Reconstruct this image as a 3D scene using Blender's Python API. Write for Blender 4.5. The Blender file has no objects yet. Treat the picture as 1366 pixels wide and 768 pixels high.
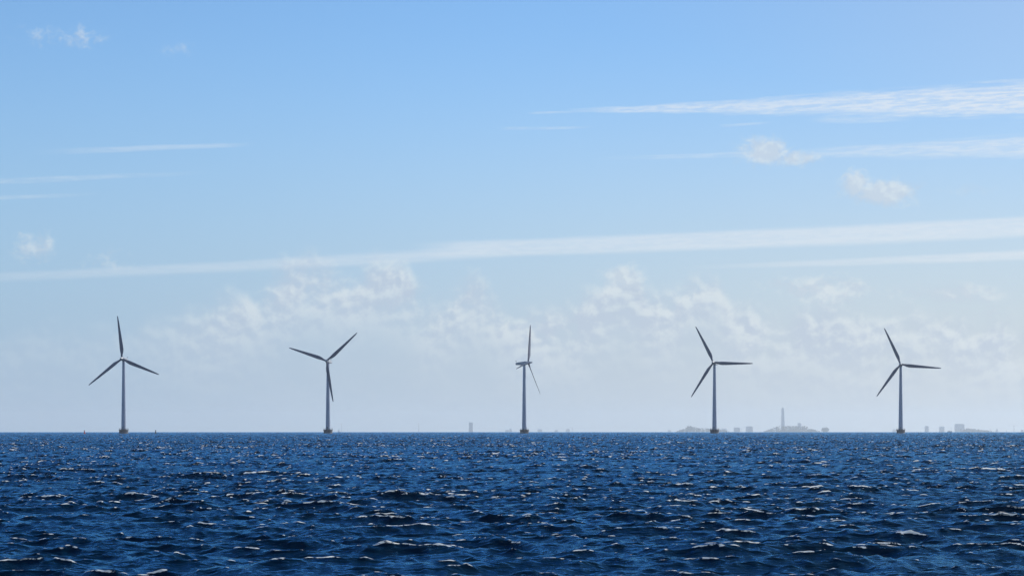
import bpy, bmesh, math, random
import numpy as np
from mathutils import Vector, Matrix
R = math.radians
scene = bpy.context.scene
COL = scene.collection

# ------------------------------------------------------------------ camera
F = 2846.0            # focal length in photo pixels (75 mm on a 36 mm, 1366 px wide frame)
EYE_PX, EYE_PY = 683.0, 573.6
CAM_Z = 2.6
EARTH = 7.4e6         # earth radius with refraction
cam_d = bpy.data.cameras.new('camera')
cam_d.sensor_width = 36.0
cam_d.lens = 75.0
cam_d.shift_y = (EYE_PY - 384.0) / 1366.0
cam_d.clip_start = 0.5
cam_d.clip_end = 90000.0
cam = bpy.data.objects.new('camera', cam_d)
cam.location = (0, 0, CAM_Z)
cam.rotation_euler = (R(90), 0, 0)
COL.objects.link(cam)
scene.camera = cam

# ------------------------------------------------------------------ light
SUN_AZ, SUN_EL = R(60), R(35)     # clockwise from +Y
sd = bpy.data.lights.new('sun', 'SUN')
sd.energy = 5.0
sd.angle = R(0.53)
sd.color = (1.0, 0.95, 0.87)
sun = bpy.data.objects.new('sun', sd)
to_sun = Vector((math.sin(SUN_AZ) * math.cos(SUN_EL), math.cos(SUN_AZ) * math.cos(SUN_EL), math.sin(SUN_EL)))
sun.rotation_euler = to_sun.to_track_quat('Z', 'Y').to_euler()
sun.location = (60, 0, 80)
COL.objects.link(sun)

scene.view_settings.view_transform = 'Standard'
scene.view_settings.look = 'None'
scene.view_settings.exposure = 0.0
scene.view_settings.gamma = 1.0
scene.render.engine = 'CYCLES'
cy = scene.cycles
cy.use_denoising = True
cy.denoiser = 'OPENIMAGEDENOISE'
cy.denoising_input_passes = 'RGB_ALBEDO_NORMAL'
cy.denoising_prefilter = 'ACCURATE'
cy.use_adaptive_sampling = False
cy.max_bounces = 5
cy.glossy_bounces = 3
cy.diffuse_bounces = 2
cy.volume_bounces = 1
cy.transmission_bounces = 2
cy.caustics_reflective = False
cy.caustics_refractive = False
cy.sample_clamp_direct = 10.0
cy.sample_clamp_indirect = 4.0

# ------------------------------------------------------------------ node helpers
class NT:
    """small helper: expressions on a node tree"""
    def __init__(self, tree):
        self.t = tree
    def new(self, kind, **kw):
        n = self.t.nodes.new(kind)
        for k, v in kw.items():
            setattr(n, k, v)
        return n
    def put(self, sock, v):
        if hasattr(v, 'is_linked') or isinstance(v, bpy.types.NodeSocket):
            self.t.links.new(v, sock)
        else:
            sock.default_value = v
    def m(self, op, a, b=0.0, c=0.0, clamp=False):
        n = self.new('ShaderNodeMath', operation=op)
        n.use_clamp = clamp
        self.put(n.inputs[0], a)
        self.put(n.inputs[1], b)
        self.put(n.inputs[2], c)
        return n.outputs[0]
    def add(self, a, b): return self.m('ADD', a, b)
    def sub(self, a, b): return self.m('SUBTRACT', a, b)
    def mul(self, a, b): return self.m('MULTIPLY', a, b)
    def smooth(self, x, lo, hi, tmin=0.0, tmax=1.0):
        n = self.new('ShaderNodeMapRange')
        n.interpolation_type = 'SMOOTHSTEP'
        self.put(n.inputs['Value'], x)
        n.inputs['From Min'].default_value = lo
        n.inputs['From Max'].default_value = hi
        n.inputs['To Min'].default_value = tmin
        n.inputs['To Max'].default_value = tmax
        return n.outputs[0]
    def comb(self, x, y, z=0.0):
        n = self.new('ShaderNodeCombineXYZ')
        self.put(n.inputs[0], x); self.put(n.inputs[1], y); self.put(n.inputs[2], z)
        return n.outputs[0]
    def add3(self, v, off):
        n = self.new('ShaderNodeVectorMath', operation='ADD')
        self.put(n.inputs[0], v)
        n.inputs[1].default_value = off
        return n.outputs[0]
    def noise(self, vec, scale, detail=4.0, rough=0.55, lac=2.0, dist=0.0):
        n = self.new('ShaderNodeTexNoise')
        n.noise_dimensions = '3D'
        self.put(n.inputs['Vector'], vec)
        n.inputs['Scale'].default_value = scale
        n.inputs['Detail'].default_value = detail
        n.inputs['Roughness'].default_value = rough
        n.inputs['Lacunarity'].default_value = lac
        n.inputs['Distortion'].default_value = dist
        return n.outputs['Fac']
    def mix(self, f, a, b):
        n = self.new('ShaderNodeMix', data_type='RGBA')
        n.clamp_factor = True
        self.put(n.inputs[0], f)
        self.put(n.inputs[6], a)
        self.put(n.inputs[7], b)
        return n.outputs[2]

# ------------------------------------------------------------------ sky: nishita + high cirrus, contrails and low cumulus, laid out by compass bearing and elevation
world = bpy.data.worlds.new('World')
scene.world = world
world.use_nodes = True
wt = world.node_tree
for n in list(wt.nodes):
    wt.nodes.remove(n)
W = NT(wt)
sky = W.new('ShaderNodeTexSky', sky_type='NISHITA')
sky.sun_disc = False
sky.sun_elevation = SUN_EL
sky.sun_rotation = SUN_AZ
sky.altitude = 0.0
sky.air_density = 1.0
sky.dust_density = 0.0
sky.ozone_density = 8.0
SKY_STRENGTH = 0.12
tc = W.new('ShaderNodeTexCoord')
sep = W.new('ShaderNodeSeparateXYZ')
wt.links.new(tc.outputs['Generated'], sep.inputs[0])
dx, dy, dz = sep.outputs
DEG = 180.0 / math.pi
AZ = W.mul(W.m('ARCTAN2', dx, dy), DEG)     # degrees, + to the right of the view
EL = W.mul(W.m('ARCSINE', dz), DEG)
def azel(px, py):
    az = math.atan((px - EYE_PX) / F)
    el = math.atan((EYE_PY - py) / F * math.cos(az))
    return az * DEG, el * DEG
PXD = DEG / F                                # one photo pixel in degrees

# wobble of the thin clouds, and streaky texture drawn out along them
along = W.comb(W.mul(AZ, 0.22), W.mul(EL, 1.0), 3.1)
wob = W.sub(W.noise(along, 1.6, 3.0, 0.6), 0.5)
streak_v = W.comb(W.mul(AZ, 0.30), W.mul(W.sub(EL, W.mul(AZ, 0.03)), 5.0), 0.7)
streak = W.noise(streak_v, 1.7, 6.0, 0.62, dist=0.3)
fine_v = W.comb(W.mul(AZ, 1.1), W.mul(W.sub(EL, W.mul(AZ, 0.03)), 7.0), 9.7)
fine = W.noise(fine_v, 2.4, 5.0, 0.6)

def band(p0, p1, h0, h1, op0, op1, fade, soft=0.55, rag=0.35, wobble=4.0, tex=0.0):
    """streak of cloud from photo direction p0 to p1; half widths and opacity at both ends"""
    a0, e0 = azel(*p0); a1, e1 = azel(*p1)
    slope = (e1 - e0) / (a1 - a0)
    t = W.m('DIVIDE', W.sub(AZ, a0), a1 - a0)
    tcl = W.m('MINIMUM', W.m('MAXIMUM', t, -0.3), 1.5)
    c = W.add(W.mul(W.sub(AZ, a0), slope), W.add(e0, W.mul(wob, wobble * PXD)))
    hw = W.m('MAXIMUM', W.add(h0 * PXD, W.mul(tcl, (h1 - h0) * PXD)), 0.6 * PXD)
    q = W.m('DIVIDE', W.m('ABSOLUTE', W.sub(EL, c)), hw)
    q = W.add(q, W.mul(W.sub(streak, 0.5), rag * 2))
    core = W.smooth(q, 1.0 + soft * 0.5, 1.0 - soft)
    op = W.add(op0, W.mul(tcl, op1 - op0))
    ends = W.mul(W.smooth(t, fade[0], fade[1]), W.smooth(t, fade[3], fade[2]))
    out = W.mul(W.mul(core, op), ends)
    if tex > 0:
        k = W.smooth(W.add(W.mul(streak, 0.5), W.mul(fine, 0.5)), 0.40, 0.58)
        out = W.mul(out, W.add(1 - tex, W.mul(k, tex)))
    return out

bands = [
    band((740, 147), (1366, 131), 1.5, 21, .55, .88, (0, .15, 3, 4), soft=.55, rag=1.05, wobble=8.0, tex=.62),
    band((1010, 152), (1366, 146), 2.0, 9, .15, .45, (0, .4, 3, 4), soft=.6, rag=1.3, wobble=9.0, tex=.8),
    band((1085, 161), (1215, 159), 3.5, 3.5, .4, .4, (-.1, .3, .6, 1.1), rag=.9, tex=.6),
    band((960, 206), (1366, 195), 2.0, 14, .25, .62, (0, .5, 3, 4), rag=.8, tex=.6),
    band((780, 212), (1010, 205), 2.0, 4, .22, .30, (0, .5, .8, 1.1), rag=.9, tex=.7),
    band((560, 334), (1366, 302), 11, 14, .48, .64, (-.03, .10, 3, 4), soft=.42, rag=.22, wobble=3, tex=.28),
    band((-60, 372), (640, 337), 6, 9, .20, .46, (-2, -1, .80, 1.15), soft=.7, rag=.35, wobble=5, tex=.3),
    band((880, 358), (1366, 340), 2.5, 7, .2, .58, (0, .4, 3, 4), soft=.6, rag=.5, wobble=3, tex=.3),
    band((60, 202), (345, 192), 4, 3, .25, .34, (-.1, .4, .75, 1.0), rag=.9, tex=.5),
    band((-80, 244), (300, 229), 4, 3, .26, .22, (-2, -1, .5, 1.0), rag=1.0, tex=.7),
    band((-80, 266), (150, 258), 3, 2, .26, .2, (-2, -1, .5, 1.0), rag=1.0, tex=.7),
    band((660, 172), (800, 169), 2, 2, .3, .3, (0, .2, .6, 1.0), rag=1.2, tex=.7),
    band((955, 168), (1035, 163), 2, 2, .25, .25, (0, .2, .6, 1.0), rag=1.2, tex=.7),
    band((700, 151), (765, 149), 1.5, 1.5, .3, .35, (0, .3, .8, 1.1), rag=1.0, tex=.6),
]
thin = bands[0]
for b in bands[1:]:
    thin = W.sub(1.0, W.mul(W.sub(1.0, thin), W.sub(1.0, b)))

def cumulus_noise(da, de):
    """billows: rounded cells over broken fractal noise"""
    v = W.comb(W.add(AZ, da), W.mul(W.add(EL, de), 1.15), 5.3)
    n = W.noise(v, 0.62, 8.0, 0.56, dist=0.2)
    c = W.noise(W.add3(v, (7.7, 2.2, 1.3)), 1.15, 4.0, 0.5)
    puffy = W.sub(0.80, W.m('ABSOLUTE', W.sub(W.mul(c, 2.0), 1.0)))
    return W.add(W.mul(n, 0.85), W.mul(puffy, 0.26))
N0 = cumulus_noise(0, 0)
N1 = cumulus_noise(0.10, 0.17)
blobs = [  # px, py, rx, ry, strength: the separate puffs
    (830, 369, 24, 15, .50), (1045, 380, 34, 16, .40), (1095, 386, 50, 16, .40), (1255, 393, 55, 12, .42),
    (1180, 257, 40, 14, .74), (1142, 246, 16, 16, .66), (1022, 202, 26, 17, .78), (1062, 211, 28, 9, .60),
    (1285, 255, 34, 9, .34), (48, 328, 24, 20, .40), (85, 48, 52, 17, .22), (240, 66, 34, 12, .11), (145, 347, 34, 14, .26),
]
G = None
for (px, py, rx, ry, s) in blobs:
    a, e = azel(px, py)
    qx = W.m('DIVIDE', W.sub(AZ, a), rx * PXD)
    qy = W.m('DIVIDE', W.sub(EL, e), ry * PXD)
    r2 = W.add(W.mul(qx, qx), W.mul(qy, qy))
    g = W.mul(W.m('EXPONENT', W.mul(r2, -0.7)), s)
    G = g if G is None else W.m('MAXIMUM', G, g)
wisp = W.noise(W.comb(AZ, W.mul(EL, 1.3), 2.2), 3.2, 6.0, 0.62, dist=0.8)
dens = W.add(G, W.add(W.mul(W.sub(N0, 0.55), 1.2), W.mul(W.sub(wisp, 0.5), 0.75)))
puff = W.mul(W.mul(W.smooth(dens, 0.14, 0.66), W.smooth(G, 0.03, 0.14)), 0.9)
# the low bank: an uneven heaped top edge, billows under it, base lost in the haze
tops = [(-120, 462), (0, 455), (60, 440), (150, 436), (200, 425), (275, 412), (310, 398), (350, 375), (390, 358), (430, 352), (470, 360), (510, 348), (545, 356),
        (572, 384), (595, 384), (620, 370), (650, 378), (680, 404), (740, 412), (780, 398), (812, 376), (832, 364), (852, 370), (870, 394), (900, 384), (940, 362),
        (965, 380), (990, 410), (1040, 412), (1100, 418), (1150, 424), (1190, 412), (1230, 405), (1280, 420), (1330, 432), (1366, 438), (1480, 446)]
fc = W.new('ShaderNodeFloatCurve')
A0, A1 = azel(tops[0][0], 400)[0], azel(tops[-1][0], 400)[0]
pts = [((azel(x, y)[0] - A0) / (A1 - A0), (480 - y) / 160.0) for x, y in tops]
cv = fc.mapping.curves[0]
cv.points[0].location = pts[0]; cv.points[1].location = pts[-1]
for p_ in pts[1:-1]: cv.points.new(*p_)
fc.mapping.update()
W.put(fc.inputs['Value'], W.m('DIVIDE', W.sub(AZ, A0), A1 - A0))
E480 = azel(683, 480)[1]
top_el = W.add(E480, W.mul(fc.outputs[0], 160.0 * PXD))
depth = W.add(W.m('DIVIDE', W.sub(top_el, EL), PXD), W.mul(W.sub(N0, 0.55), 105.0))
bank = W.mul(W.smooth(depth, -8.0, 40.0), W.add(0.22, W.mul(W.smooth(depth, 150.0, 25.0), 0.78)))
bank = W.mul(bank, W.smooth(N0, 0.42, 0.62, 0.45, 1.0))
bank = W.mul(bank, W.smooth(AZ, -10.8, -6.2, 0.25, 1.0))
cum = W.m('MAXIMUM', puff, bank)
lit = W.mul(W.smooth(W.sub(N0, N1), -0.07, 0.09), W.smooth(depth, 170.0, 20.0, 0.35, 1.0))
lit = W.m('MAXIMUM', lit, W.mul(puff, 0.45))

base = W.new('ShaderNodeHueSaturation')
wt.links.new(sky.outputs[0], base.inputs['Color'])
base.inputs['Saturation'].default_value = 0.98
base.inputs['Value'].default_value = 1.13
tint = W.new('ShaderNodeMix', data_type='RGBA', blend_type='MULTIPLY')
tint.inputs[0].default_value = 1.0
W.put(tint.inputs[6], base.outputs[0])
W.put(tint.inputs[7], W.mix(W.smooth(AZ, -4.0, 15.0), (.98, 1.035, 1.02, 1), (.95, .95, .92, 1)))
SKYCOL = tint.outputs[2]
kk = 1.0 / SKY_STRENGTH
def rad(r, g, b): return (r * kk, g * kk, b * kk, 1)
# high veil of stratus that thickens towards the horizon, brighter on the sun's side
veil = W.m('MAXIMUM', W.mul(W.smooth(EL, 11.5, 0.0), 0.92), W.mul(W.smooth(AZ, 0.0, 18.0), 0.24))
vcol = W.mix(W.smooth(AZ, -17.0, 15.0), rad(.335, .475, .66), rad(.575, .615, .665))
col = W.mix(veil, SKYCOL, vcol)
col = W.mix(W.mul(thin, 0.9), col, rad(.80, .84, .89))
ccol = W.mix(lit, rad(.51, .59, .71), rad(.74, .80, .83))
front = W.smooth(dy, 0.0, 0.2)
col = W.mix(W.mul(W.mul(cum, 0.78), front), col, ccol)
bg = W.new('ShaderNodeBackground')
wt.links.new(col, bg.inputs['Color'])
bg.inputs['Strength'].default_value = SKY_STRENGTH
wo = W.new('ShaderNodeOutputWorld')
wt.links.new(bg.outputs[0], wo.inputs['Surface'])

# ------------------------------------------------------------------ materials
def mat(name, color, rough=0.6, metal=0.0, var=0.15, scale=0.6, stain=None, stain_amt=0.0, stretch=(1, 1, 1), bump=0.0):
    """painted or raw surface with a little uneven wear"""
    m = bpy.data.materials.new(name)
    m.use_nodes = True
    t = NT(m.node_tree)
    p = m.node_tree.nodes['Principled BSDF']
    co = t.new('ShaderNodeTexCoord').outputs['Object']
    mp = t.new('ShaderNodeMapping')
    t.put(mp.inputs['Vector'], co)
    mp.inputs['Scale'].default_value = stretch
    n = t.noise(mp.outputs[0], scale, 6.0, 0.6)
    lo = tuple(c * (1 - var) for c in color) + (1,)
    hi = tuple(min(1, c * (1 + var)) for c in color) + (1,)
    c = t.mix(t.smooth(n, 0.3, 0.7), lo, hi)
    if stain:
        n2 = t.noise(mp.outputs[0], scale * 2.7, 8.0, 0.65)
        c = t.mix(t.mul(t.smooth(n2, 0.52, 0.72), stain_amt), c, tuple(stain) + (1,))
    t.put(p.inputs['Base Color'], c)
    p.inputs['Roughness'].default_value = rough
    p.inputs['Metallic'].default_value = metal
    if bump:
        b = t.new('ShaderNodeBump')
        b.inputs['Strength'].default_value = bump
        b.inputs['Distance'].default_value = 0.05
        t.put(b.inputs['Height'], n)
        t.put(p.inputs['Normal'], b.outputs[0])
    return m

M = {}
M['tower_shaded_paint'] = mat('tower_shaded_paint', (.31, .36, .47), .42, var=.05, scale=.15, stain=(.30, .29, .28), stain_amt=.35, stretch=(1, 1, .12))  # white towers, with backlit blue-grey shade darkened into the base colour
M['blade_shaded_paint'] = mat('blade_shaded_paint', (.040, .062, .125), .6, var=.08, scale=.3, stretch=(1, 1, .2))  # blades are pale; this dark blue is their backlit shade put into the colour
M['nacelle_paint'] = mat('nacelle_paint', (.36, .38, .42), .4, var=.06, scale=.4)
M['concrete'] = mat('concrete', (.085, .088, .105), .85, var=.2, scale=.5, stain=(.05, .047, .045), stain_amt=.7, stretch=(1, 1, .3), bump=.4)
M['dark_steel'] = mat('dark_steel', (.06, .06, .07), .5, metal=.3, var=.2)
M['door_paint'] = mat('door_paint', (.12, .14, .18), .5)
def facade(name, wall, glass, bay=4.5, storey=3.4):
    """rendered wall with a grid of window openings"""
    m = bpy.data.materials.new(name)
    m.use_nodes = True
    t = NT(m.node_tree)
    p = m.node_tree.nodes['Principled BSDF']
    co = t.new('ShaderNodeTexCoord').outputs['Object']
    sp = t.new('ShaderNodeSeparateXYZ'); t.put(sp.inputs[0], co)
    h = t.m('FRACT', t.m('DIVIDE', t.add(sp.outputs[0], sp.outputs[1]), bay))
    v = t.m('FRACT', t.m('DIVIDE', sp.outputs[2], storey))
    win = t.mul(t.mul(t.m('GREATER_THAN', h, .3), t.m('LESS_THAN', h, .75)), t.mul(t.m('GREATER_THAN', v, .3), t.m('LESS_THAN', v, .78)))
    n = t.noise(co, .03, 5.0)
    w = t.mix(n, tuple(c * .85 for c in wall) + (1,), tuple(c * 1.15 for c in wall) + (1,))
    t.put(p.inputs['Base Color'], t.mix(win, w, glass + (1,)))
    p.inputs['Roughness'].default_value = .7
    return m
M['pale_wall'] = facade('pale_wall', (.50, .51, .54), (.14, .16, .20))
M['grey_wall'] = facade('grey_wall', (.40, .41, .44), (.14, .16, .20))
M['brick_wall'] = mat('brick_wall', (.22, .15, .13), .85, var=.15, scale=.03)
M['window_glass'] = mat('window_glass', (.10, .12, .15), .15, var=.1, scale=.05)
M['foliage'] = mat('foliage', (.11, .12, .12), .8, var=.2, scale=.08)
M['bark'] = mat('bark', (.07, .055, .045), .9)
M['rock'] = mat('rock', (.17, .16, .15), .9, var=.25, scale=.03)
M['grassland'] = mat('grassland', (.13, .13, .10), .9, var=.3, scale=.02)
M['red_paint'] = mat('red_paint', (.45, .04, .04), .45)
M['black_paint'] = mat('black_paint', (.02, .025, .022), .5)
M['white_paint'] = mat('white_paint', (.75, .75, .73), .45, var=.05)
M['hull_blue'] = mat('hull_blue', (.06, .08, .13), .45)

# ------------------------------------------------------------------ object helpers
def link(o, parent=None):
    COL.objects.link(o)
    if parent is not None:
        o.parent = parent
    return o
def tag(o, label=None, cat=None, group=None, kind=None):
    if label: o['label'] = label
    if cat: o['category'] = cat
    if group: o['group'] = group
    if kind: o['kind'] = kind
    return o
def thing(name, label, cat, loc, rz=0.0, group=None):
    o = bpy.data.objects.new(name, None)
    o.empty_display_size = 1.0
    o.location = loc
    o.rotation_euler = (0, 0, rz)
    link(o)
    return tag(o, label, cat, group)
def obj(name, bm, m, parent=None, smooth=False, loc=None):
    me = bpy.data.meshes.new(name)
    bmesh.ops.recalc_face_normals(bm, faces=bm.faces)
    bm.to_mesh(me)
    bm.free()
    if smooth:
        for p in me.polygons: p.use_smooth = True
    for x in (m if isinstance(m, (list, tuple)) else [m]):
        me.materials.append(x)
    o = bpy.data.objects.new(name, me)
    if loc is not None: o.location = loc
    return link(o, parent)
def lathe(bm, prof, seg=32, axis='Z', cx=0, cy=0, cap=True):
    rings = []
    for (r, z) in prof:
        ring = []
        for i in range(seg):
            a = 2 * math.pi * i / seg
            c, s = math.cos(a) * r, math.sin(a) * r
            if axis == 'Z': co = (cx + c, cy + s, z)
            else: co = (cx + c, z, cy + s)
            ring.append(bm.verts.new(co))
        rings.append(ring)
    for A, B in zip(rings, rings[1:]):
        for i in range(seg):
            j = (i + 1) % seg
            bm.faces.new((A[i], A[j], B[j], B[i]))
    if cap:
        bm.faces.new(rings[0][::-1])
        bm.faces.new(rings[-1])
    return bm
def box(bm, x0, x1, y0, y1, z0, z1):
    v = [bm.verts.new((x, y, z)) for z in (z0, z1) for (x, y) in ((x0, y0), (x1, y0), (x1, y1), (x0, y1))]
    for f in ((0, 3, 2, 1), (4, 5, 6, 7), (0, 1, 5, 4), (1, 2, 6, 5), (2, 3, 7, 6), (3, 0, 4, 7)):
        bm.faces.new([v[i] for i in f])
    return bm
def bar(bm, a, b, r, seg=6, r2=None):
    a, b = Vector(a), Vector(b)
    q = (b - a).to_track_quat('Z', 'Y')
    ra, rb = r, r if r2 is None else r2
    A, B = [], []
    for i in range(seg):
        t = 2 * math.pi * i / seg
        d = Vector((math.cos(t), math.sin(t), 0))
        A.append(bm.verts.new(a + q @ (d * ra)))
        B.append(bm.verts.new(b + q @ (d * rb)))
    for i in range(seg):
        j = (i + 1) % seg
        bm.faces.new((A[i], A[j], B[j], B[i]))
    bm.faces.new(A[::-1]); bm.faces.new(B)
    return bm
def drop(D): return -D * D / (2 * EARTH)
def X_at(px, D): return (px - EYE_PX) / F * D
def Z_at(py, D): return CAM_Z + (EYE_PY - py) / F * D

# ------------------------------------------------------------------ sea
rng = np.random.default_rng(11)
def build_sea():
    # rows: distance from the viewer; columns: bearing, dense across the view and coarse behind
    d = [1.5]
    while d[-1] < 26600:
        x = d[-1]
        d.append(x + (max(0.09, 0.0024 * x) if x > 24 else max(0.25, 0.03 * x)))
    d = np.array(d)
    fine_a = np.arange(-15.2, 15.2001, 0.0205)
    side = []
    a, st = 15.2, 0.0205
    while a < 180 - 1.5:
        st = min(st * 1.12, 3.0)
        a += st
        side.append(a)
    side = np.array(side)
    side = side[side < 178.8]
    ang = np.concatenate([-side[::-1], fine_a, side])
    ang = np.radians(ang)
    nr, nc = len(d), len(ang)
    da = np.gradient(ang)
    dd = np.gradient(d)
    # wave components
    nw = 190
    lam = np.exp(np.linspace(math.log(7.5), math.log(0.22), nw)) * np.exp(rng.normal(0, .02, nw))
    k = 2 * np.pi / lam
    main = R(8)                               # travel direction, clockwise from +Y
    spread = np.interp(np.log(lam), [math.log(.22), math.log(7.5)], [R(46), R(22)])
    th = main + rng.normal(0, 1, nw) * spread
    kx, ky = k * np.sin(th), k * np.cos(th)
    slope = np.interp(np.log(lam), np.log([.22, .5, 1.0, 2.0, 3.5, 5.0, 6.2, 7.5]), [.025, .0265, .0255, .0225, .0190, .0140, .008, .003])
    amp = slope * np.sqrt(2) / k * 1.0
    ph = rng.uniform(0, 2 * np.pi, nw)
    CH = 1.3
    co = np.empty((nr, nc, 3), np.float32)
    foam = np.empty((nr, nc), np.float32)
    nrm = np.empty((nr, nc, 3), np.float32)
    step = 64
    for r0 in range(0, nr, step):
        r1 = min(nr, r0 + step)
        dr = d[r0:r1][:, None]
        x0 = dr * np.sin(ang)[None, :]
        y0 = dr * np.cos(ang)[None, :]
        sp = np.maximum(dr * da[None, :], 0.10 * dd[r0:r1][:, None]).astype(np.float32)
        smin = sp.min()
        # wave groups: stretches of livelier and calmer water
        grp = np.zeros(x0.shape)
        for (wl, th_g, pg) in ((31, .5, 1.1), (47, 1.2, 4.0), (23, -.7, 2.2), (14, 1.0, .4), (70, -1.1, 5.0)):
            grp += np.sin(2 * np.pi / wl * (x0 * math.sin(th_g) * .6 + y0 * math.cos(th_g)) + pg)
        grp = (1 + .055 * grp).astype(np.float32).clip(.45, 1.7)
        h = np.zeros(x0.shape, np.float32)
        DX = np.zeros_like(h); DY = np.zeros_like(h)
        hx = np.zeros_like(h); hy = np.zeros_like(h)
        jx = np.zeros_like(h); jy = np.zeros_like(h); jxy = np.zeros_like(h)
        for i in range(nw):
            if lam[i] / smin < 1.0: continue
            w = np.clip((lam[i] / sp - 1.0) / 1.6, 0, 1)
            p = np.mod(kx[i] * x0 + ky[i] * y0 + ph[i], 2 * np.pi).astype(np.float32)
            s, c = np.sin(p), np.cos(p)
            a = (amp[i] * w).astype(np.float32) * grp
            h += a * c
            hx -= np.float32(kx[i]) * a * s
            hy -= np.float32(ky[i]) * a * s
            ux, uy = kx[i] / k[i], ky[i] / k[i]
            DX -= CH * a * ux * s
            DY -= CH * a * uy * s
            ak = CH * a * k[i] * c
            jx -= ak * ux * ux; jy -= ak * uy * uy; jxy -= ak * ux * uy
        J = (1 + jx) * (1 + jy) - jxy * jxy
        near = np.clip((dr - 4) / 10, 0, 1).astype(np.float32)
        co[r0:r1, :, 0] = x0 + DX * near
        co[r0:r1, :, 1] = y0 + DY * near
        co[r0:r1, :, 2] = h * near - (dr * dr) / (2 * EARTH)
        foam[r0:r1] = 1 - J
        # slope of the surface; far out each vertex stands for a whole patch of waves, of which the faces turned away lie hidden behind crests
        sx, sy = hx / np.clip(1 + jx, .35, 2), hy / np.clip(1 + jy, .35, 2)
        er, et = (np.sin(ang)[None, :], np.cos(ang)[None, :]), (np.cos(ang)[None, :], -np.sin(ang)[None, :])
        sr = sx * er[0] + sy * er[1]
        st = sx * et[0] + sy * et[1]
        far = np.clip((dr - 90) / 250, 0, 1)
        sr = np.where(sr < -CAM_Z / dr, sr + far * (-sr - sr), sr)
        sx, sy = sr * er[0] + st * et[0], sr * er[1] + st * et[1]
        ln = 1 / np.sqrt(1 + sx * sx + sy * sy)
        nrm[r0:r1, :, 0] = -sx * ln; nrm[r0:r1, :, 1] = -sy * ln; nrm[r0:r1, :, 2] = ln
    nv = nr * nc + 1
    verts = np.empty((nv, 3), np.float32)
    verts[:-1] = co.reshape(-1, 3)
    verts[-1] = (0, 0, 0)
    fo = np.zeros(nv, np.float32)
    fo[:-1] = foam.reshape(-1)
    ri = np.arange(nr - 1)[:, None] * nc
    ci = np.arange(nc)[None, :]
    cj = (ci + 1) % nc
    q = np.stack([ri + ci, ri + nc + ci, ri + nc + cj, ri + cj], -1).reshape(-1, 4).astype(np.int32)
    tri = np.stack([np.full(nc, nv - 1), np.arange(nc), (np.arange(nc) + 1) % nc], -1).astype(np.int32)
    nq, ntri = len(q), len(tri)
    me = bpy.data.meshes.new('sea')
    me.vertices.add(nv)
    me.vertices.foreach_set('co', verts.reshape(-1))
    me.loops.add(nq * 4 + ntri * 3)
    me.loops.foreach_set('vertex_index', np.concatenate([q.reshape(-1), tri.reshape(-1)]))
    me.polygons.add(nq + ntri)
    ls = np.concatenate([np.arange(nq) * 4, nq * 4 + np.arange(ntri) * 3]).astype(np.int32)
    me.polygons.foreach_set('loop_start', ls)
    me.polygons.foreach_set('use_smooth', np.ones(nq + ntri, bool))
    nv3 = np.zeros((nv, 3), np.float32); nv3[:, 2] = 1
    nv3[:-1] = nrm.reshape(-1, 3)
    an = me.attributes.new('slope', 'FLOAT_VECTOR', 'POINT')
    an.data.foreach_set('vector', nv3.reshape(-1))
    at = me.attributes.new('crest', 'FLOAT', 'POINT')
    at.data.foreach_set('value', fo)
    me.update(calc_edges=True)
    print('SEA', nr, nc, nv, 'crest pct', np.percentile(foam[(d > 30) & (d < 300)][:, 200:-200], [50, 90, 95, 97, 99, 99.7]), 'hs', 4 * co[(d > 30) & (d < 60)][:, 300:-300, 2].std())
    return me
sea_me = build_sea()
sm = bpy.data.materials.new('sea_water')
sm.use_nodes = True
S = NT(sm.node_tree)
P = sm.node_tree.nodes['Principled BSDF']
oc = S.new('ShaderNodeTexCoord').outputs['Object']
def stretched(sx, sy, sz=1.0, rz=0.0):
    mp = S.new('ShaderNodeMapping')
    S.put(mp.inputs['Vector'], oc)
    mp.inputs['Scale'].default_value = (sx, sy, sz)
    mp.inputs['Rotation'].default_value = (0, 0, rz)
    return mp.outputs[0]
rip1 = S.noise(stretched(1.0, 2.8, 1, .15), 1.2, 5.0, 0.6)
rip2 = S.noise(stretched(2.6, 7.0, 1, -.2), 1.6, 3.0, 0.6)
gust = S.noise(stretched(.02, .035), 1.0, 3.0, 0.5)
bump1 = S.new('ShaderNodeBump')
bump1.inputs['Strength'].default_value = 1.0
bump1.inputs['Distance'].default_value = 0.12
S.put(bump1.inputs['Strength'], S.smooth(gust, 0.35, 0.65, 0.45, 1.0))
S.put(bump1.inputs['Height'], rip1)
S.put(bump1.inputs['Normal'], S.new('ShaderNodeAttribute', attribute_name='slope').outputs['Vector'])
bump2 = S.new('ShaderNodeBump')
bump2.inputs['Strength'].default_value = 1.0
bump2.inputs['Distance'].default_value = 0.03
S.put(bump2.inputs['Height'], rip2)
S.put(bump2.inputs['Normal'], bump1.outputs[0])
body = S.new('ShaderNodeBsdfDiffuse')
body.inputs['Color'].default_value = (.0008, .011, .025, 1)
S.put(body.inputs['Normal'], bump2.outputs[0])
gloss = S.new('ShaderNodeBsdfGlossy')
gloss.inputs['Color'].default_value = (.30, .67, .98, 1)
gloss.inputs['Roughness'].default_value = 0.10
S.put(gloss.inputs['Normal'], bump2.outputs[0])
inc = S.new('ShaderNodeNewGeometry').outputs['Incoming']
dt = S.new('ShaderNodeVectorMath', operation='DOT_PRODUCT')
S.put(dt.inputs[0], inc); S.put(dt.inputs[1], bump2.outputs[0])
cosv = S.m('ABSOLUTE', dt.outputs['Value'])
schlick = S.add(0.02, S.mul(S.m('POWER', S.m('SUBTRACT', 1.0, cosv, clamp=True), 5.0), 0.98))
water = S.new('ShaderNodeMixShader')
S.put(water.inputs[0], schlick); S.put(water.inputs[1], body.outputs[0]); S.put(water.inputs[2], gloss.outputs[0])
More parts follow.
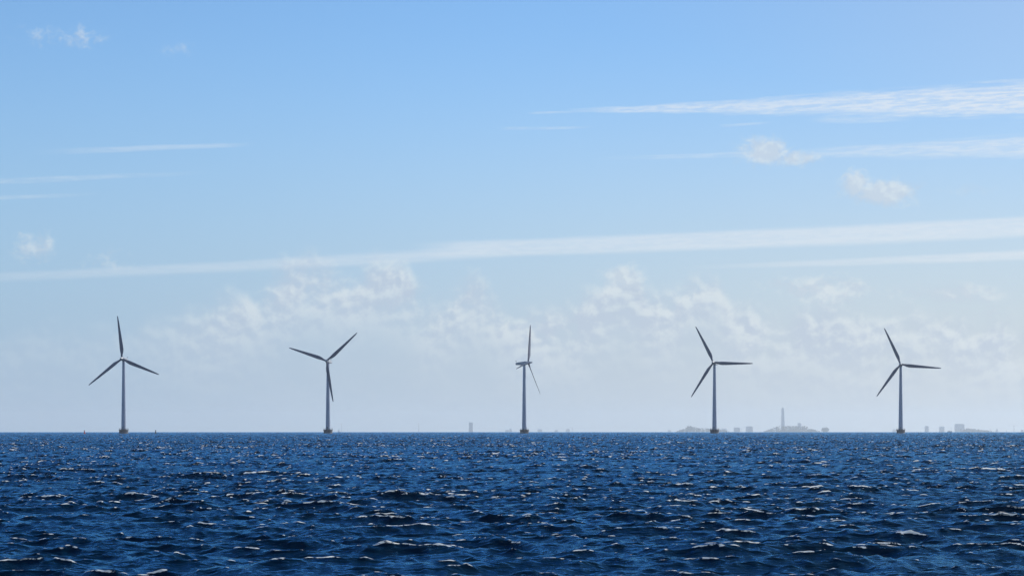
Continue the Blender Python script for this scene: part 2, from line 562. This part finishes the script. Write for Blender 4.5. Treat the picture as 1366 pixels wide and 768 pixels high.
att = S.new('ShaderNodeAttribute', attribute_name='crest')
crest = S.m('MINIMUM', att.outputs['Fac'], 0.80)
fn = S.noise(stretched(1.3, 4.0), 2.4, 9.0, 0.74)
fn2 = S.noise(stretched(.5, .7), 1.0, 3.0, 0.6)
fv = S.add(S.add(crest, S.mul(S.sub(fn, 0.5), 1.25)), S.mul(S.sub(fn2, 0.5), 0.5))
fmask = S.smooth(fv, 0.75, 0.83)
fb = S.new('ShaderNodeBsdfDiffuse')
fb.inputs['Color'].default_value = (.88, .88, .87, 1)
ms = S.new('ShaderNodeMixShader')
S.put(ms.inputs[0], fmask)
S.put(ms.inputs[1], water.outputs[0])
sm.node_tree.nodes.remove(P)
ft = S.new('ShaderNodeBsdfTranslucent')
ft.inputs['Color'].default_value = (.86, .88, .86, 1)
fx = S.new('ShaderNodeMixShader')
fx.inputs[0].default_value = 0.5
S.put(fx.inputs[1], fb.outputs[0]); S.put(fx.inputs[2], ft.outputs[0])
S.put(ms.inputs[2], fx.outputs[0])
S.put(sm.node_tree.nodes['Material Output'].inputs['Surface'], ms.outputs[0])
sea_me.materials.append(sm)
tag(link(bpy.data.objects.new('sea', sea_me)), kind='structure')

# ------------------------------------------------------------------ wind turbines
HUB_H, ROTOR_R = 65.5, 38.2
TILT = R(5)
def blade_bm():
    bm = bmesh.new()
    st = [(.0, 1.7, 1.7, 0), (.6, 1.7, 1.7, 0), (1.8, 1.75, 1.6, 3), (4.5, 3.0, 1.05, 11), (7.0, 3.7, .90, 10), (10, 3.55, .72, 8), (15, 3.15, .55, 5),
          (20, 2.7, .42, 3), (25, 2.25, .33, 2), (30, 1.8, .25, 1), (34, 1.35, .18, 0), (36.2, .9, .11, 0), (36.9, .4, .06, 0)]
    n = 16
    rings = []
    for (z, ch, th, tw) in st:
        if z > 3: ch *= .88
        ring = []
        rot = R(tw)
        blend = min(1, max(0, (z - .8) / 3.5))
        for i in range(n):
            t = 2 * math.pi * i / n
            cx, cyy = math.cos(t) * ch / 2, math.sin(t) * th / 2
            # airfoil: thick at the leading edge, thin at the trailing edge
            ax = -math.cos(t) * ch / 2 + ch * .18
            ay = math.sin(t) * th / 2 * (1.0 if ax < ch * .05 else max(.12, 1 - (ax - ch * .05) / (ch * .75)))
            x, y = -cx * (1 - blend) + ax * blend, cyy * (1 - blend) + ay * blend
            xr, yr = x * math.cos(rot) - y * math.sin(rot), x * math.sin(rot) + y * math.cos(rot)
            ring.append(bm.verts.new((xr, yr - 0.0006 * z * z, z)))
        rings.append(ring)
    for A, B in zip(rings, rings[1:]):
        for i in range(n):
            j = (i + 1) % n
            bm.faces.new((A[i], A[j], B[j], B[i]))
    bm.faces.new(rings[0][::-1]); bm.faces.new(rings[-1])
    return bm

def make_turbine():
    t = thing('wind_turbine', '', 'wind turbine', (0, 0, 0), 0, 'offshore wind turbines standing in a row in the sea')
    b = bmesh.new()
    lathe(b, [(4.6, -6), (4.6, -.6), (4.0, .6), (3.95, 2.0), (4.25, 2.6), (4.25, 3.35), (4.1, 3.45)], 40)
    f = obj('foundation', b, M['concrete'], t)
    b = bmesh.new()
    for i in range(18):
        a = 2 * math.pi * i / 18
        bar(b, (4.05 * math.cos(a), 4.05 * math.sin(a), 3.40), (4.05 * math.cos(a), 4.05 * math.sin(a), 4.6), .06, 5)
        a2 = 2 * math.pi * (i + 1) / 18
        for z in (4.0, 4.58):
            bar(b, (4.05 * math.cos(a), 4.05 * math.sin(a), z), (4.05 * math.cos(a2), 4.05 * math.sin(a2), z), .05, 5)
    obj('railing', b, M['dark_steel'], f)
    b = bmesh.new()
    for s in (-.35, .35): bar(b, (s, -4.5, -1), (s, -4.5, 3.3), .05, 5)
    for i in range(10): bar(b, (-.35, -4.5, -.8 + i * .42), (.35, -4.5, -.8 + i * .42), .035, 5)
    obj('ladder', b, M['dark_steel'], f)
    b = bmesh.new()
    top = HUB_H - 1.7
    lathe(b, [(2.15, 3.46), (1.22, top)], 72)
    tw = obj('tower', b, M['tower_shaded_paint'], t)
    b = bmesh.new()
    lathe(b, [(2.2, 3.46), (2.4, 3.47), (2.4, 3.8), (2.2, 3.81)], 48)
    obj('flange', b, M['dark_steel'], tw)
    b = bmesh.new()
    box(b, -.5, .5, -2.22, -1.95, 4.0, 6.2)
    obj('door', b, M['door_paint'], tw)
    # nacelle: deep at the rotor end, tapering to the rear, on the tilted axis
    tilt = Matrix.Translation((0, 0, HUB_H)) @ Matrix.Rotation(-TILT, 4, 'X')
    b = bmesh.new()
    sec = [(-2.6, 1.35, -1.35, 1.35), (-1.4, 1.6, -1.65, 1.6), (1.5, 1.6, -1.65, 1.55), (5.0, 1.4, -1.35, 1.35), (8.0, 1.1, -.95, 1.15), (8.4, .95, -.8, 1.05)]
    rings = []
    for (y, hw, z0, z1) in sec:
        cr = .45
        pts = [(-hw + cr, z0), (hw - cr, z0), (hw, z0 + cr), (hw, z1 - cr), (hw - cr, z1), (-hw + cr, z1), (-hw, z1 - cr), (-hw, z0 + cr)]
        rings.append([b.verts.new((x, y, z)) for x, z in pts])
    for A, B in zip(rings, rings[1:]):
        for i in range(8):
            j = (i + 1) % 8
            b.faces.new((A[i], A[j], B[j], B[i]))
    b.faces.new(rings[0]); b.faces.new(rings[-1][::-1])
    na = obj('nacelle', b, M['nacelle_paint'], t)
    na.matrix_local = tilt
    b = bmesh.new()
    bar(b, (0, 7.9, .9), (0, 7.9, 2.9), .09, 6)
    bar(b, (-.6, 7.9, 2.3), (.6, 7.9, 2.3), .06, 6)
    box(b, -.06, .06, 7.7, 8.5, 2.55, 3.1)
    obj('weather_vane', b, M['dark_steel'], na)
    b = bmesh.new()
    lathe(b, [(1.25, -2.65), (1.4, -3.0), (1.4, -4.9), (1.05, -5.7), (.75, -6.3), (.6, -7.6), (.35, -8.0), (.1, -8.1)], 24, axis='Y')
    hb = obj('hub', b, M['nacelle_paint'], t, smooth=True)
    hb.matrix_local = tilt
    bl0 = obj('blade', blade_bm(), M['blade_shaded_paint'], t, smooth=True)
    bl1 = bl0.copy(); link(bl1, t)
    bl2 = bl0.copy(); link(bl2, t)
    return t
def pose_turbine(t, theta, pitch):
    tilt = Matrix.Translation((0, 0, HUB_H)) @ Matrix.Rotation(-TILT, 4, 'X') @ Matrix.Translation((0, -4.0, 0))
    blades = [c for c in t.children if c.name.startswith('blade')]
    for i, bl in enumerate(blades):
        bl.matrix_local = tilt @ Matrix.Rotation(R(theta + 120 * i), 4, 'Y') @ Matrix.Translation((0, 0, 1.3)) @ Matrix.Rotation(R(pitch), 4, 'Z')
def copy_tree(o, parent=None):
    c = o.copy()
    link(c, None)
    if parent is not None:
        c.parent = parent
    for ch in list(o.children):
        copy_tree(ch, c)
    return c
TURB = [  # tower px, hub height in photo px, yaw, rotor angle, pitch, label
    (165.0, 99.0, -12, -8.2, 2, 'leftmost offshore wind turbine, upper blade leaning just left of straight up'),
    (437.6, 96.0, -14, 48.3, 2, 'second offshore wind turbine from the left, one blade hanging down beside its tower'),
    (699.4, 93.5, 70, 20.0, -38, 'middle offshore wind turbine turned side-on so the long nacelle shows in profile'),
    (953.2, 93.8, -22, -28.0, 2, 'wind turbine in front of the small wooded island, one blade pointing level right'),
    (1201.6, 91.2, -12, -24.2, 2, 'rightmost offshore wind turbine, one blade pointing right and slightly downward'),
]
proto = make_turbine()
turbines = [proto] + [copy_tree(proto) for _ in TURB[1:]]
for t, (px, hp, yaw, th, pi_, lab) in zip(turbines, TURB):
    D = F * HUB_H / hp
    t.location = (X_at(px, D), D, drop(D))
    t.rotation_euler = (0, 0, R(yaw))
    t['label'] = lab
    pose_turbine(t, th, pi_)

# ------------------------------------------------------------------ far shore: islands, woods, city
DI, DC, DF = 18000.0, 20500.0, 26000.0       # islands, city
HIGH = [0.0]
def top_z(py, D):
    z = Z_at(py, D); HIGH[0] = max(HIGH[0], z); return z

def island(x0p, x1p, D, depth, h):
    """low land rising out of the water"""
    bm = bmesh.new()
    x0, x1 = X_at(x0p, D), X_at(x1p, D)
    zb = drop(D)
    cx, rx = (x0 + x1) / 2, (x1 - x0) / 2
    rnd = random.Random(int(x0p))
    rings = []
    n = 48
    jit = [1 + rnd.uniform(-.06, .06) for _ in range(n)]
    for (s, z) in ((1.0, -8), (1.0, 1.0), (.94, h * .7), (.80, h)):
        rings.append([bm.verts.new((cx + rx * s * jit[i] * math.cos(2 * math.pi * i / n), D + depth * s * jit[i] * math.sin(2 * math.pi * i / n), zb + z)) for i in range(n)])
    for A, B in zip(rings, rings[1:]):
        for i in range(n):
            j = (i + 1) % n
            bm.faces.new((A[i], A[j], B[j], B[i]))
    bm.faces.new(rings[-1])
    o = obj('island', bm, M['grassland'])
    return tag(o, kind='structure')

def leaf_clumps(bm, pts, size, rnd):
    for (x, y, z) in pts:
        s = size * rnd.uniform(.6, 1.3)
        nrm = Vector((rnd.uniform(-1, 1), rnd.uniform(-1, 1), rnd.uniform(-.3, 1))).normalized()
        u = nrm.orthogonal().normalized(); v = nrm.cross(u)
        k = rnd.randint(5, 6)
        vs = []
        for i in range(k):
            a = 2 * math.pi * i / k
            vs.append(bm.verts.new(Vector((x, y, z)) + u * math.cos(a) * s * rnd.uniform(.6, 1.2) + v * math.sin(a) * s * rnd.uniform(.6, 1.2)))
        bm.faces.new(vs)

def wood(prof, D, depth, label, seed, name='wood', n=2600, size=4.0):
    """mass of tree crowns: prof is the top outline as photo pixels"""
    rnd = random.Random(seed)
    bm = bmesh.new()
    zb = drop(D)
    pts = []
    xs = [p[0] for p in prof]
    crowns = []
    for _ in range(int((xs[-1] - xs[0]) * 3.0)):
        px = rnd.uniform(xs[0], xs[-1])
        py = float(np.interp(px, xs, [p[1] for p in prof]))
        top = top_z(py + rnd.uniform(-.1, .8), D)
        y = D + rnd.uniform(-depth, depth)
        r = rnd.uniform(7, 13)
        crowns.append((X_at(px, D), y, top, r))
    per = max(10, n // len(crowns))
    for (cx, y, top, r) in crowns:
        for _ in range(per):
            a = rnd.uniform(0, 2 * math.pi); q = rnd.random() ** .4
            zf = rnd.random()
            w = r * (1 - .75 * zf ** 2)
            z = zb + 2 + (top - zb - 2) * zf
            pts.append((cx + math.cos(a) * q * w, y + math.sin(a) * q * w, z))
    leaf_clumps(bm, pts, size, rnd)
    o = obj(name, bm, M['foliage'])
    return tag(o, label, 'wood', kind='stuff')

def tree(px, py_top, wpx, D, label, seed, trunk_h=6):
    rnd = random.Random(seed)
    zb = drop(D) + 3
    top = top_z(py_top, D)
    r = wpx / 2 / F * D
    t = thing('broadleaf_tree', label, 'tree', (X_at(px, D), D - 30, zb))
    h = top - zb
    bm = bmesh.new()
    bar(bm, (0, 0, -3), (0, 0, h * .6), r * .09, 8, r * .03)
    for i in range(5):
        a = i * 1.3
        bar(bm, (0, 0, h * (.25 + .06 * i)), (math.cos(a) * r * .6, math.sin(a) * r * .6, h * (.45 + .08 * i)), r * .035, 6, r * .01)
    obj('trunk', bm, M['bark'], t)
    pts = []
    lobes = [(rnd.uniform(-.45, .45) * r, rnd.uniform(-.45, .45) * r, h * rnd.uniform(.42, .72), r * rnd.uniform(.45, .65)) for _ in range(9)]
    for (lx, ly, lz, lr) in lobes:
        for _ in range(90):
            v = Vector((rnd.gauss(0, 1), rnd.gauss(0, 1), rnd.gauss(0, 1))).normalized() * lr * rnd.random() ** .35
            pts.append((lx + v.x, ly + v.y, max(h * .12, min(h, lz + v.z * .85))))
    bm = bmesh.new()
    leaf_clumps(bm, pts, r * .14, rnd)
    obj('crown', bm, M['foliage'], t)
    return t

# left island, just behind the fourth turbine's tower
island(903, 976, DI, 160, 5)
wood([(904, 574.5), (907, 572.8), (912, 571.6), (917, 569.5), (925, 569.2), (930, 570.4), (940, 570.8), (950, 571.2), (960, 572.2), (972, 574.3)], DI, 110,
     'hazy wood covering the low island behind the fourth turbine', 3)
tree(919.5, 567.2, 10, DI, 'tall rounded tree standing above the wood on the left island', 5)
# fort island: flat-topped wooded mass
island(1019, 1106, DI, 170, 5)
tops = [(1021, 574.5), (1026, 572.6), (1032, 570.6), (1036, 568.4), (1041, 567.9), (1055, 567.8), (1070, 567.9), (1074, 568.6), (1077, 570.6), (1080, 573), (1084, 572.2), (1088, 573), (1092, 574.6)]
wood(tops, DI, 120, 'flat-topped hazy wood on the island below the tall tower', 8, n=4200)
tree(1082.5, 571.2, 7, DI, 'small tree just right of the flat-topped wood', 12)
tree(1098.5, 570.3, 12.5, DI, 'broad rounded tree standing alone at the right end of the fort island', 15)
f = thing('sea_fort', 'low stone sea fort half hidden in the flat-topped wood', 'fort', (X_at(1055, DI), DI + 10, drop(DI)))
b = bmesh.new()
hw = 17 / F * DI
lathe(b, [(hw * 1.1, -4), (hw * 1.02, 12), (hw, 24), (hw * .96, 25)], 40)
for v in b.verts: v.co.y *= .5
obj('rampart', b, M['rock'], f)
b = bmesh.new()
lathe(b, [(hw * .8, 25.2), (hw * .78, 31), (hw * .7, 33)], 40)
for v in b.verts: v.co.y *= .45
obj('roof', b, M['grassland'], f)
# right island
island(1284, 1326, DI, 150, 4)
wood([(1286, 574), (1289, 571.5), (1294, 571.4), (1300, 571.8), (1308, 572.6), (1314, 573.2), (1319, 574.6), (1324, 575)], DI, 100, 'hazy wood on the low island near the right edge', 21, n=2000)
tree(1290.5, 570.2, 7, DI, 'rounded tree at the left end of the right island', 25)

def block(px, py_top, wpx, D, label, cat='building', name='tower_block', wall='pale_wall', roof_px=.9, depth=None, taper=1.0, bays=None):
    top = top_z(py_top, D)
    w = wpx / F * D
    dp = depth or min(30, w)
    h = top - drop(D)
    t = thing(name, label, cat, (X_at(px, D), D, drop(D)))
    bm = bmesh.new()
    hh = h - roof_px / F * D
    box(bm, -w / 2, w / 2, -dp / 2, dp / 2, -6, hh)
    obj('wall', bm, M[wall], t)
    bm = bmesh.new()
    box(bm, -w * .42, w * .36, -dp * .4, dp * .4, hh + .01, h)
    obj('roof_plant_room', bm, M['grey_wall'], t)
    return t
def mast(px, py_top, D, label, r=1.2, name='mast', cat='mast', m='grey_wall', arms=0):
    top = top_z(py_top, D); zb = drop(D); h = top - zb
    t = thing(name, label, cat, (X_at(px, D), D, zb))
    bm = bmesh.new(); bar(bm, (0, 0, -6), (0, 0, h * .8), r, 10, r * .7)
    obj('shaft', bm, M[m], t)
    bm = bmesh.new(); bar(bm, (0, 0, h * .8 + .01), (0, 0, h), r * .5, 8, r * .2)
    for i in range(arms): bar(bm, (-r * 3, 0, h * (.82 + .05 * i)), (r * 3, 0, h * (.82 + .05 * i)), r * .3, 6)
    obj('antenna', bm, M[m], t)
    return t
def crane(px, py_top, D, label, side=1, wpx=8):
    top = top_z(py_top, D); zb = drop(D); h = top - zb
    L = wpx / F * D
    t = thing('dock_crane', label, 'crane', (X_at(px, D), D, zb), 0, 'dock cranes on the far shore')
    bm = bmesh.new()
    for sx in (-1, 1):
        for sy in (-1, 1): bar(bm, (sx * 6, sy * 6, -6), (sx * 2, sy * 2, h * .45), 0.8, 6)
    for k in (.15, .3): bar(bm, (-5, -5, h * k), (5, -5, h * k), .8, 6)
    obj('portal_frame', bm, M['grey_wall'], t)
    bm = bmesh.new(); box(bm, -4, 4, -3, 3, h * .45, h * .6)
    obj('cab', bm, M['grey_wall'], t)
    bm = bmesh.new()
    bar(bm, (0, 0, h * .6), (side * L * .45, 0, h), .8, 6, .4)
    bar(bm, (0, 0, h * .6), (-side * L * .4, 0, h * .72), .7, 6)
    bar(bm, (-side * L * .4, 0, h * .72), (side * L * .25, 0, h * .83), .3, 6)
    obj('jib', bm, M['grey_wall'], t)
    return t

mast(455.4, 563.4, DC, 'thin hazy mast just right of the second turbine', 2.2, arms=2)
mast(463.2, 569.0, DF, 'short faint mast right of the taller one by the second turbine', 1.8)
mast(400.6, 572.4, DF, 'tiny faint mast on the horizon left of the second turbine', 2.0)
mast(558.7, 563.4, DC, 'slender hazy chimney alone between second and third turbines', 3.6, name='chimney', cat='chimney')
block(628.1, 563.0, 5.2, DC, 'tall narrow hazy tower block left of the middle turbine', roof_px=.5)
mast(665.6, 570.0, DF, 'tiny faint mast between the narrow tower block and middle turbine', 1.8)
block(681, 571.0, 3.5, DF, 'low stepped hazy building just left of the middle turbine', name='warehouse', roof_px=1.6, wall='grey_wall')
block(676.5, 573.0, 4.5, DF, 'lowest faint shed left of the middle turbine', name='warehouse', roof_px=.4, wall='grey_wall')
block(720, 572.0, 6, DF, 'faint low shed right of the middle turbine', name='warehouse', roof_px=.8, wall='grey_wall')
block(742, 573.2, 4, DF, 'tiny faint shed left of the dock crane', name='warehouse', roof_px=.4, wall='grey_wall')
crane(763.5, 565.2, DF, 'faint dock crane with raised jib right of the middle turbine', 1, 9)
block(757.5, 571.8, 5, DF, 'faint quayside shed at the foot of the raised crane', name='warehouse', roof_px=.5, wall='grey_wall')
block(893, 573.2, 4, DF, 'tiny faint shed at the left of the wooded island', name='warehouse', roof_px=.4, wall='grey_wall')
block(966, 571.0, 8, DF, 'faint low block just right of the fourth turbine', roof_px=1.0, wall='pale_wall')
block(983, 569.8, 7.8, DC, 'left one of two hazy blocks between fourth turbine and fort', roof_px=.6)
block(999.6, 568.2, 9.0, DC, 'right and taller of two hazy blocks between fourth turbine and fort', roof_px=.9)
crane(989, 565.8, DF, 'faint crane rising over the two hazy blocks', -1, 16)
block(1066.3, 564.0, 4.2, DC, 'small hazy block poking above the flat-topped wood', roof_px=.7)
# tall tapering tower behind the fort island
top = top_z(542.8, DC); h = top - drop(DC); k = DC / F
t = thing('skyscraper', 'very tall pale tapering tower rising behind the fort island', 'skyscraper', (X_at(1044.4, DC), DC, drop(DC)))
b = bmesh.new()
prof = [(2.35, -6), (2.25, h * .25), (2.0, h * .55), (1.75, h * .8), (1.6, h * .93)]
rings = []
for (w, z) in prof:
    rings.append([b.verts.new((sx * w * k + (.25 * k * (z / h)) * -1, sy * w * k * .9, z)) for sx, sy in ((-1, -1), (1, -1), (1, 1), (-1, 1))])
for A, B in zip(rings, rings[1:]):
    for i in range(4): b.faces.new((A[i], A[(i + 1) % 4], B[(i + 1) % 4], B[i]))
b.faces.new(rings[-1]); b.faces.new(rings[0][::-1])
obj('wall', b, M['pale_wall'], t)
b = bmesh.new()
rr = [[b.verts.new((sx * w * k - .23 * k, sy * w * k * .9, z)) for sx, sy in ((-1, -1), (1, -1), (1, 1), (-1, 1))] for (w, z) in ((1.55, h * .931), (1.2, h * .965), (.25, h))]
for A, B in zip(rr, rr[1:]):
    for i in range(4): b.faces.new((A[i], A[(i + 1) % 4], B[(i + 1) % 4], B[i]))
b.faces.new(rr[0][::-1]); b.faces.new(rr[-1])
obj('crown', b, M['grey_wall'], t)
block(1193, 572.2, 4.2, DF, 'faint low block at the left foot of the rightmost turbine', roof_px=.5)
block(1236.2, 567.8, 4.5, DC, 'narrow hazy tower block, first right of the rightmost turbine', roof_px=.6)
block(1256.3, 568.5, 6.2, DC, 'hazy block between the narrow tower and the big slab', roof_px=.5)
mast(1248.8, 573, DC, 'tiny mast between the two hazy blocks right of the last turbine', 1.8)
mast(1269, 569.3, DC, 'thin faint mast rising behind the small boat', 2.0)
block(1280, 565.0, 12.6, DC, 'biggest pale slab block near the right edge', name='apartment_block', roof_px=.5)
# small lighthouse in front of the slab
DL = 15000.0
zt = top_z(570.8, DL); zb = drop(DL); h = zt - zb
t = thing('lighthouse', 'short dark lighthouse in front of the big pale slab', 'lighthouse', (X_at(1282, DL), DL, zb))
b = bmesh.new(); lathe(b, [(5.5, -6), (4.0, 2), (2.6, 4), (2.2, h * .72)], 20); obj('tower', b, M['brick_wall'], t)
b = bmesh.new(); lathe(b, [(3.6, h * .72 + .02), (3.6, h * .76), (2.0, h * .77), (2.0, h * .9), (2.6, h * .9), (.2, h)], 20); obj('lantern_room', b, M['dark_steel'], t)
mast(1321, 571.3, DC, 'short stub mast at the right end of the right island', 3.5)
# pyramid-roofed hall
top = top_z(570.6, DC); h = top - drop(DC)
t = thing('church', 'faint building with a pyramid roof right of the right island', 'church', (X_at(1329.8, DC), DC, drop(DC)))
w = 3.0 / F * DC / 2
b = bmesh.new(); box(b, -w * 1.3, w * 1.3, -w, w, -6, h * .3); obj('wall', b, M['grey_wall'], t)
b = bmesh.new()
A = [b.verts.new((sx * w * 1.1, sy * w, h * .301)) for sx, sy in ((-1, -1), (1, -1), (1, 1), (-1, 1))]; c = b.verts.new((0, 0, h))
for i in range(4): b.faces.new((A[i], A[(i + 1) % 4], c))
b.faces.new(A[::-1]); obj('spire', b, M['grey_wall'], t)
mast(1343, 572.6, DC, 'short stub mast between the pyramid roof and the tall spire', 3.0)
mast(1352.6, 566.0, DC, 'tall thin spire nearest the right edge', 3.2, name='spire', cat='spire', arms=1)
block(1363.8, 572.8, 3, DC, 'faint low block at the very right edge', roof_px=.4)

# boats and buoys
def boat(px, D, L, label, sail=False, hull='hull_blue'):
    t = thing('sailing_boat' if sail else 'motor_boat', label, 'boat', (X_at(px, D), D, drop(D)))
    b = bmesh.new()
    rings = []
    for (x, w, zt_) in ((-L / 2, .16, .14), (-L / 4, .19, .13), (L / 8, .18, .14), (L * .36, .1, .17), (L / 2, .01, .2)):
        rings.append([b.verts.new((x, s * w * L * q, zz)) for (s, q, zz) in ((-1, 1, zt_ * L), (-1, .7, -.05 * L), (1, .7, -.05 * L), (1, 1, zt_ * L))])
    for A, B in zip(rings, rings[1:]):
        for i in range(4): b.faces.new((A[i], A[(i + 1) % 4], B[(i + 1) % 4], B[i]))
    b.faces.new(rings[0]); b.faces.new(rings[-1][::-1])
    obj('hull', b, M[hull], t)
    b = bmesh.new(); box(b, -L * .3, L * .12, -L * .11, L * .11, L * .132, L * .26)
    obj('cabin', b, M['white_paint'], t)
    b = bmesh.new(); bar(b, (0, 0, L * .26), (0, 0, L * (1.1 if sail else .5)), L * .012, 6)
    obj('mast', b, M['white_paint'], t)
    if sail:
        b = bmesh.new()
        P0 = [(-L * .42, L * .3), (-L * .01, L * .28), (-L * .01, L * 1.08)]
        A = [b.verts.new((x, -.04, z)) for x, z in P0]; B = [b.verts.new((x, .04, z)) for x, z in P0]
        b.faces.new(A); b.faces.new(B[::-1])
        for i in range(3): b.faces.new((A[i], A[(i + 1) % 3], B[(i + 1) % 3], B[i]))
        obj('sail', b, M['white_paint'], t)
    return t
boat(452.4, 5200, 6.5, 'tiny white sailing boat beside the thin mast right of the second turbine', True, 'white_paint')
boat(1267, 5600, 12.5, 'small dark boat with a cabin just left of the biggest slab block')
def spar_buoy(px, py_top, D, m, label):
    zb = drop(D); h = Z_at(py_top, D) - zb
    t = thing('spar_buoy', label, 'buoy', (X_at(px, D), D, zb), 0, 'channel buoys either side of the leftmost turbine')
    b = bmesh.new(); lathe(b, [(.9, -2), (.95, .5), (.5, .8), (.34, h * .75)], 16); obj('float', b, M[m], t)
    b = bmesh.new(); lathe(b, [(.12, h * .75 + .01), (.12, h * .8), (.55, h * .8), (.5, h)], 12); obj('topmark', b, M[m], t)
    return t
spar_buoy(112.6, 573.6, 1750, 'red_paint', 'small red buoy on the horizon left of the leftmost turbine')
spar_buoy(207.6, 573.4, 1750, 'black_paint', 'small black buoy on the horizon right of the leftmost turbine')

# ------------------------------------------------------------------ haze
hz = 27200.0
b = bmesh.new()
box(b, -hz, hz, -hz, hz, drop(27000.0) - 2.0, HIGH[0] + 4.0)
hm = bpy.data.materials.new('haze')
hm.use_nodes = True
ht = hm.node_tree
for n in list(ht.nodes):
    if n.type != 'OUTPUT_MATERIAL': ht.nodes.remove(n)
pv = ht.nodes.new('ShaderNodeVolumePrincipled')
pv.inputs['Color'].default_value = (.88, .93, .96, 1)
pv.inputs['Density'].default_value = 4.8e-5
pv.inputs['Anisotropy'].default_value = 0.35
[o for o in ht.nodes if o.type == 'OUTPUT_MATERIAL'][0]
ht.links.new(pv.outputs[0], [o for o in ht.nodes if o.type == 'OUTPUT_MATERIAL'][0].inputs['Volume'])
tag(obj('haze', b, hm), kind='stuff')
